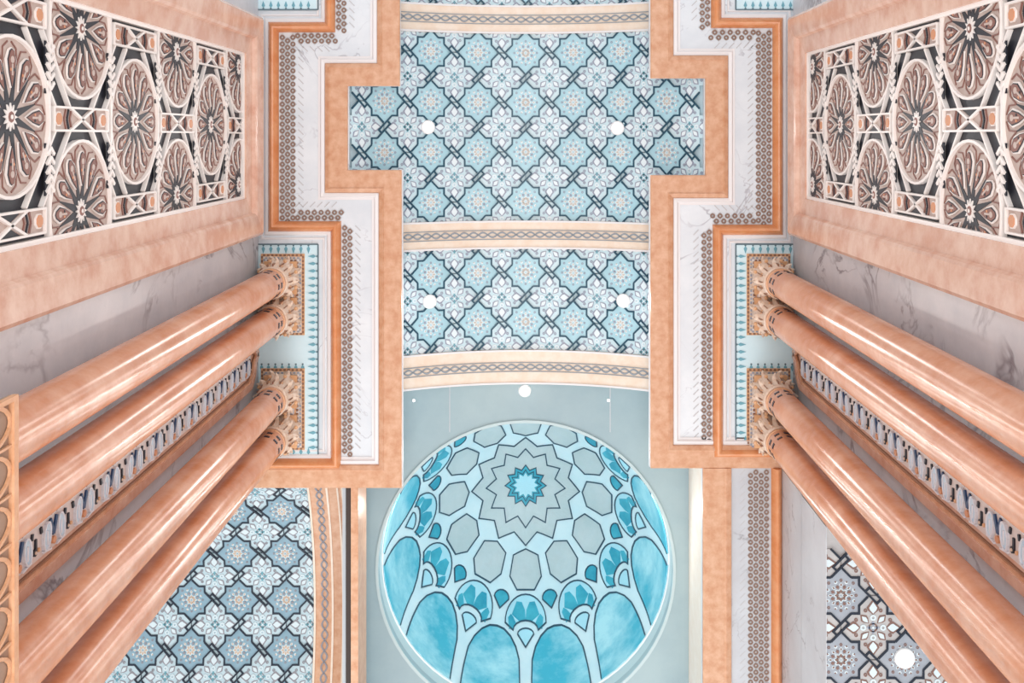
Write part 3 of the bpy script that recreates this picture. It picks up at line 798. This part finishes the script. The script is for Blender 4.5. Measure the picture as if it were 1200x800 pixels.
for side, sn in ((-1, 'left'), (1, 'right')):
    base = Matrix(((0, 0, 1, -WX), (1, 0, 0, MID), (0, 1, 0, 0), (0, 0, 0, 1))) if side < 0 else Matrix(((0, 0, -1, WX), (-1, 0, 0, MID), (0, 1, 0, 0), (0, 0, 0, 1)))
    t = thing('carved_screen', 'carved rosette screen in a broad pink marble frame, high on the %s wall' % sn, 'screen', 'carved rosette wall screens', None, base)
    zt, zb = Z(11.14), Z(10.07)-3*PU-0.56
    HV = 0.765; FO = 0.46
    mb = MB(); mb.box(-HV-0.05, HV+0.05, zb-0.05, zt+0.05, 0, 0.012, 'screen_dark'); mb.build('backing', t)
    # frame: mitred profile ring
    def ringprof(prof, m):
        mb = MB(); vs = []; k = len(prof); cor = [(-1, -1), (1, -1), (1, 1), (-1, 1)]
        for cx, cy in cor:
            for o, z in prof: vs.append((cx*(HV+o), (zt+o) if cy > 0 else (zb-o), z))
        fs = []
        for c in range(4):
            for j in range(k): fs.append((c*k+j, c*k+(j+1) % k, ((c+1) % 4)*k+(j+1) % k, ((c+1) % 4)*k+j))
        mb.add(vs, fs, m); return mb
    ringprof([(0.03, 0), (0.03, 0.085), (0.20, 0.10), (0.215, 0.135), (0.24, 0.15), (FO-0.03, 0.17), (FO, 0.15), (FO, 0)], 'pink_marble').build('outer_frame', t)
    ringprof([(0, 0), (0, 0.058), (0.032, 0.066), (0.032, 0)], 'screen_white').build('white_border', t)
    st = MB()
    def inside(y): return zb < y < zt
    for c in CU:
        for sg in (-1, 1):
            st.bar((-HV, c+sg*(PU/4)), (HV, c+sg*(PU/4)), 0.018, 0.012, 0.048, 'screen_white')
            for sv in (-1, 1):
                st.bar((sv*0.56, c+sg*0.18), (sv*0.08, c+sg*0.58), 0.016, 0.012, 0.046, 'screen_white')
                if inside(c+sg*0.8) and inside(c+sg*0.4): st.bar((sv*0.57, c+sg*0.40), (sv*0.08, c+sg*0.80), 0.016, 0.012, 0.045, 'screen_white')
    st.build('strapwork', t)
    for c in CU:
        r = put('rosette', SM['rosette'], t, T((0, c, 0)))
        put('boss', SM['boss'], r)
        for k in range(12): put('petal', SM['petal'], r, Matrix.Rotation(PI*k/6, 4, 'Z'))
        for sv in (-1, 1):
            put('cartouche', SM['cart'], t, T((sv*0.655, c, 0)))
            for sg in (-1, 1): put('chevron_inlay', SM['chev'], t, T((sv*0.31, c+sg*(PU/4), 0.022)) @ Matrix.Rotation(PI/2*(1 if sv > 0 else -1), 4, 'Z'))
    for c in [CU[0]+PU/2]+[c-PU/2 for c in CU]:
        if c+0.05 < zt and c-0.3 > zb:
            if True: put('cartouche', SM['cart'], t, T((0, c, 0)))
            for sv in (-1, 1):
                r = put('rosette', SM['rosette'], t, T((sv*0.635, c, 0))); put('boss', SM['boss'], r)
                for k in range(12):
                    a = PI*k/6+0.0; px_, py_ = sv*0.635+0.3*math.cos(a), c+0.3*math.sin(a)
                    if abs(px_) < HV+0.03 and py_ < zt+0.03: put('petal', SM['petal'], r, Matrix.Rotation(a, 4, 'Z'))

# ---- painted friezes between the column pairs
FP = 0.46
def palmette(row):
    pm = MB(); o_ = -0.03
    def q(t_, u): return (o_+row*t_, u)
    a, b = sorted((o_, o_+row*0.215)); pm.box(a, b, -FP/2, FP/2, 0.02, 0.034, 'frieze_ground')
    for sg in (-1, 1):
        pm.bar(q(0.125, 0), q(0.015, sg*0.045), 0.026, 0.034, 0.048 if sg > 0 else 0.0475, 'frieze_blue')
        cx, cy = q(0.105, sg*0.10); n = 12
        el = [(cx+0.088*math.cos(2*PI*k/n)+row*0.0, cy+0.048*math.sin(2*PI*k/n)+sg*0.012*math.cos(2*PI*k/n)*row) for k in range(n)]
        pm.prism(el, 0.034, 0.046, 'frieze_leaf')
        for k in range(n): pm.bar(el[k], el[(k+1) % n], 0.011, 0.034, 0.054, 'frieze_light')
        pm.bar(q(0.07, sg*0.10), q(0.16, sg*0.095), 0.016, 0.046, 0.052, 'frieze_light')
        pm.bar(q(0.02, sg*0.175), q(0.06, sg*0.165), 0.022, 0.034, 0.046, 'screen_dark')
        pm.bar(q(0.205, sg*0.04), q(0.19, sg*0.15), 0.012, 0.034, 0.050, 'frieze_light')
    c = q(0.165, 0); pm.disc(c[0], c[1], 0.026, 0.034, 0.050, 'screen_orange', 8)
    c = q(0.15, FP/2); c0 = q(0.15, -FP/2)
    pm.bar(q(0.07, FP/2-0.012), q(0.15, FP/2-0.012), 0.020, 0.034, 0.046, 'screen_dark'); pm.disc(c[0], c[1]-0.026, 0.024, 0.034, 0.047, 'screen_dark', 8)
    pm.disc(c[0], c[1]-0.026, 0.011, 0.047, 0.052, 'cap_cream', 6); pm.disc(c0[0], c0[1]+0.026, 0.014, 0.034, 0.047, 'cap_gold', 6)
    return pm.mesh('palmette')
PM1, PM2 = palmette(1), palmette(-1)
for side, sn in ((-1, 'left'), (1, 'right')):
    base = Matrix(((0, 0, 1, -WX), (1, 0, 0, 2.5), (0, 1, 0, 0), (0, 0, 0, 1))) if side < 0 else Matrix(((0, 0, -1, WX), (-1, 0, 0, 2.5), (0, 1, 0, 0), (0, 0, 0, 1)))
    t = thing('painted_frieze', 'painted frieze of blue and white palmettes edged in pink marble on the %s wall' % sn, 'frieze', 'painted palmette friezes', None, base)
    zt, zb = Z(11.72), Z(3.2)
    pts = [(-0.30, zb), (-0.30, zt-0.22), (-0.20, zt-0.10), (-0.07, zt-0.04), (0, zt+0.06), (0.07, zt-0.04), (0.20, zt-0.10), (0.30, zt-0.22), (0.30, zb)]
    mb = MB(); mb.prism(pts, 0, 0.02, 'pink_marble'); mb.build('backing', t)
    mb = MB(); inner = [(a*0.76, b if b == zb else b-0.08) for a, b in pts]
    for ppath, wd, z1, m in ((pts, 0.075, 0.062, 'pink_marble'), (inner, 0.012, 0.036, 'cap_brown')):
        for a, b in zip(ppath, ppath[1:]): mb.bar(a, b, wd, 0.0, z1, m)
    for a, b in zip(pts, pts[1:]): mb.bar((a[0]*0.83, a[1]-(0 if a[1] == zb else .05)), (b[0]*0.83, b[1]-(0 if b[1] == zb else .05)), 0.03, 0.02, 0.05, 'orange_marble')
    mb.build('moulding', t)
    flip = Matrix.Identity(4) if side < 0 else Matrix.Rotation(PI, 4, 'Z')
    k = 0
    while zt-0.42-k*FP > zb+0.1:
        for pm_ in (PM1, PM2): put('palmette', pm_, t, T((0, zt-0.42-k*FP, 0)) @ flip)
        k += 1

# ---- gilded grille at the left edge
GX = -1.98; HT = 4.0
mb = MB(); t = thing('gilded_screen', 'tall gilded openwork screen with arched ribs at the left edge, nearest the camera', 'screen', None, None, T((GX, 0, 0)))
gy0, gy1 = 1.005, 3.1; bw = 0.012
mb.box(-0.022, 0.0, gy0, gy1, Z(HT)-0.035, Z(HT), 'gilt'); mb.box(-0.022, 0.0, gy0, gy0+0.02, 0.12, Z(HT)-0.035, 'gilt'); mb.box(-0.022, 0.0, gy1-0.02, gy1, 0.12, Z(HT)-0.035, 'gilt'); mb.box(-0.022, 0, gy0, gy1, 0, 0.12, 'gilt')
mb.build('frame', t)
mb = MB(); mb.box(-0.032, -0.022, gy0, gy1, 0, Z(HT)-0.01, 'gilt_panel'); mb.build('back_panel', t)
nb = 11; dyb = (gy1-gy0)/nb
bar = MB(); bar.box(-0.020, -0.008, -0.005, 0.005, 0.1, Z(HT)-0.01, 'gilt'); BM_ = bar.mesh('upright_bar')
ar = MB(); n = 12
for i in range(n):
    a0, a1 = PI*i/n, PI*(i+1)/n
    p = [(dyb/2*(math.cos(a)), 0.24*math.sin(a)) for a in (a0, a1)]
    d = Vector((p[1][0]-p[0][0], p[1][1]-p[0][1])).normalized(); nn = Vector((-d.y, d.x))*0.007
    vs = []
    for x in (-0.019, -0.009):
        for q, sg in ((p[0], 1), (p[0], -1), (p[1], -1), (p[1], 1)): vs.append((x, q[0]+nn.x*sg, q[1]+nn.y*sg))
    ar.add(vs, [(0, 1, 2, 3), (4, 7, 6, 5), (0, 4, 5, 1), (1, 5, 6, 2), (2, 6, 7, 3), (3, 7, 4, 0)], 'gilt')
AM = ar.mesh('arched_rib')
for k in range(1, nb): put('upright_bar', BM_, t, T((0, gy0+k*dyb, 0)))
for k in range(nb):
    for j in range(6): put('arched_rib', AM, t, T((0, gy0+(k+0.5)*dyb, Z(HT)-0.28-j*0.28)))

# ---- recessed downlights
lr = MB(); lr.lathe([(0.075, -0.012), (0.085, -0.022), (0.105, -0.018), (0.11, 0.0), (0.075, 0.0)], 'lamp_ring', 24); LR = lr.mesh('ring', True)
lg = MB(); lg.lathe([(0.0, -0.016), (0.04, -0.018), (0.076, -0.012), (0.0, -0.01)], 'lamp_glow', 24); LG = lg.mesh('lens', True)
def lamp(ml, label, k=1.0, power=9):
    t = thing('downlight', label, 'lamp', 'recessed ceiling downlights', None, ml)
    sc = Matrix.Scale(k*0.82, 4)
    put('ring', LR, t, sc); put('lens', LG, t, sc)
    if power:
        l = bpy.data.lights.new('downlight_glow', 'SPOT'); l.energy = power*6; l.spot_size = 2.6; l.spot_blend = 0.6; l.shadow_soft_size = 0.06; l.color = (1.0, 0.95, 0.92)
        o = bpy.data.objects.new('downlight_glow', l); COL.objects.link(o); o.parent = t; o.location = (0, 0, -0.05)
def on_vault(px, py):
    h = HA
    for _ in range(30): h = HC+math.sqrt(R*R-X(px, h)**2)
    return X(px, h), Y(py, h)
for px, py, lab in ((501, 149, 'round white downlight in the wide tiled bay, left one'), (724, 150, 'round white downlight in the wide tiled bay, right one'),
                    (503, 353, 'round white downlight in the narrow tiled bay, left one'), (731, 352, 'round white downlight in the narrow tiled bay, right one')):
    x, y = on_vault(px, py); s = R*math.asin(x/R); lamp(vm(s, y, R-0.018), lab)
lamp(T((X(615, HA), Y(451, HA)+0.11, Z(HD))), 'round white downlight on the grey ceiling between the arch band and the dome', 0.9)
for px, lab in ((485, 'tiny downlight on the grey ceiling left of the dome top'), (713, 'tiny downlight on the grey ceiling right of the dome top')):
    lamp(T((X(px, HD), Y(469, HD), Z(HD))), lab, 0.22, 0)
lamp(T((X(1060, HR-0.02), Y(771, HR-0.02), Z(HR)-0.018)), 'bright downlight in the low tiled ceiling behind the right columns', 1.15)
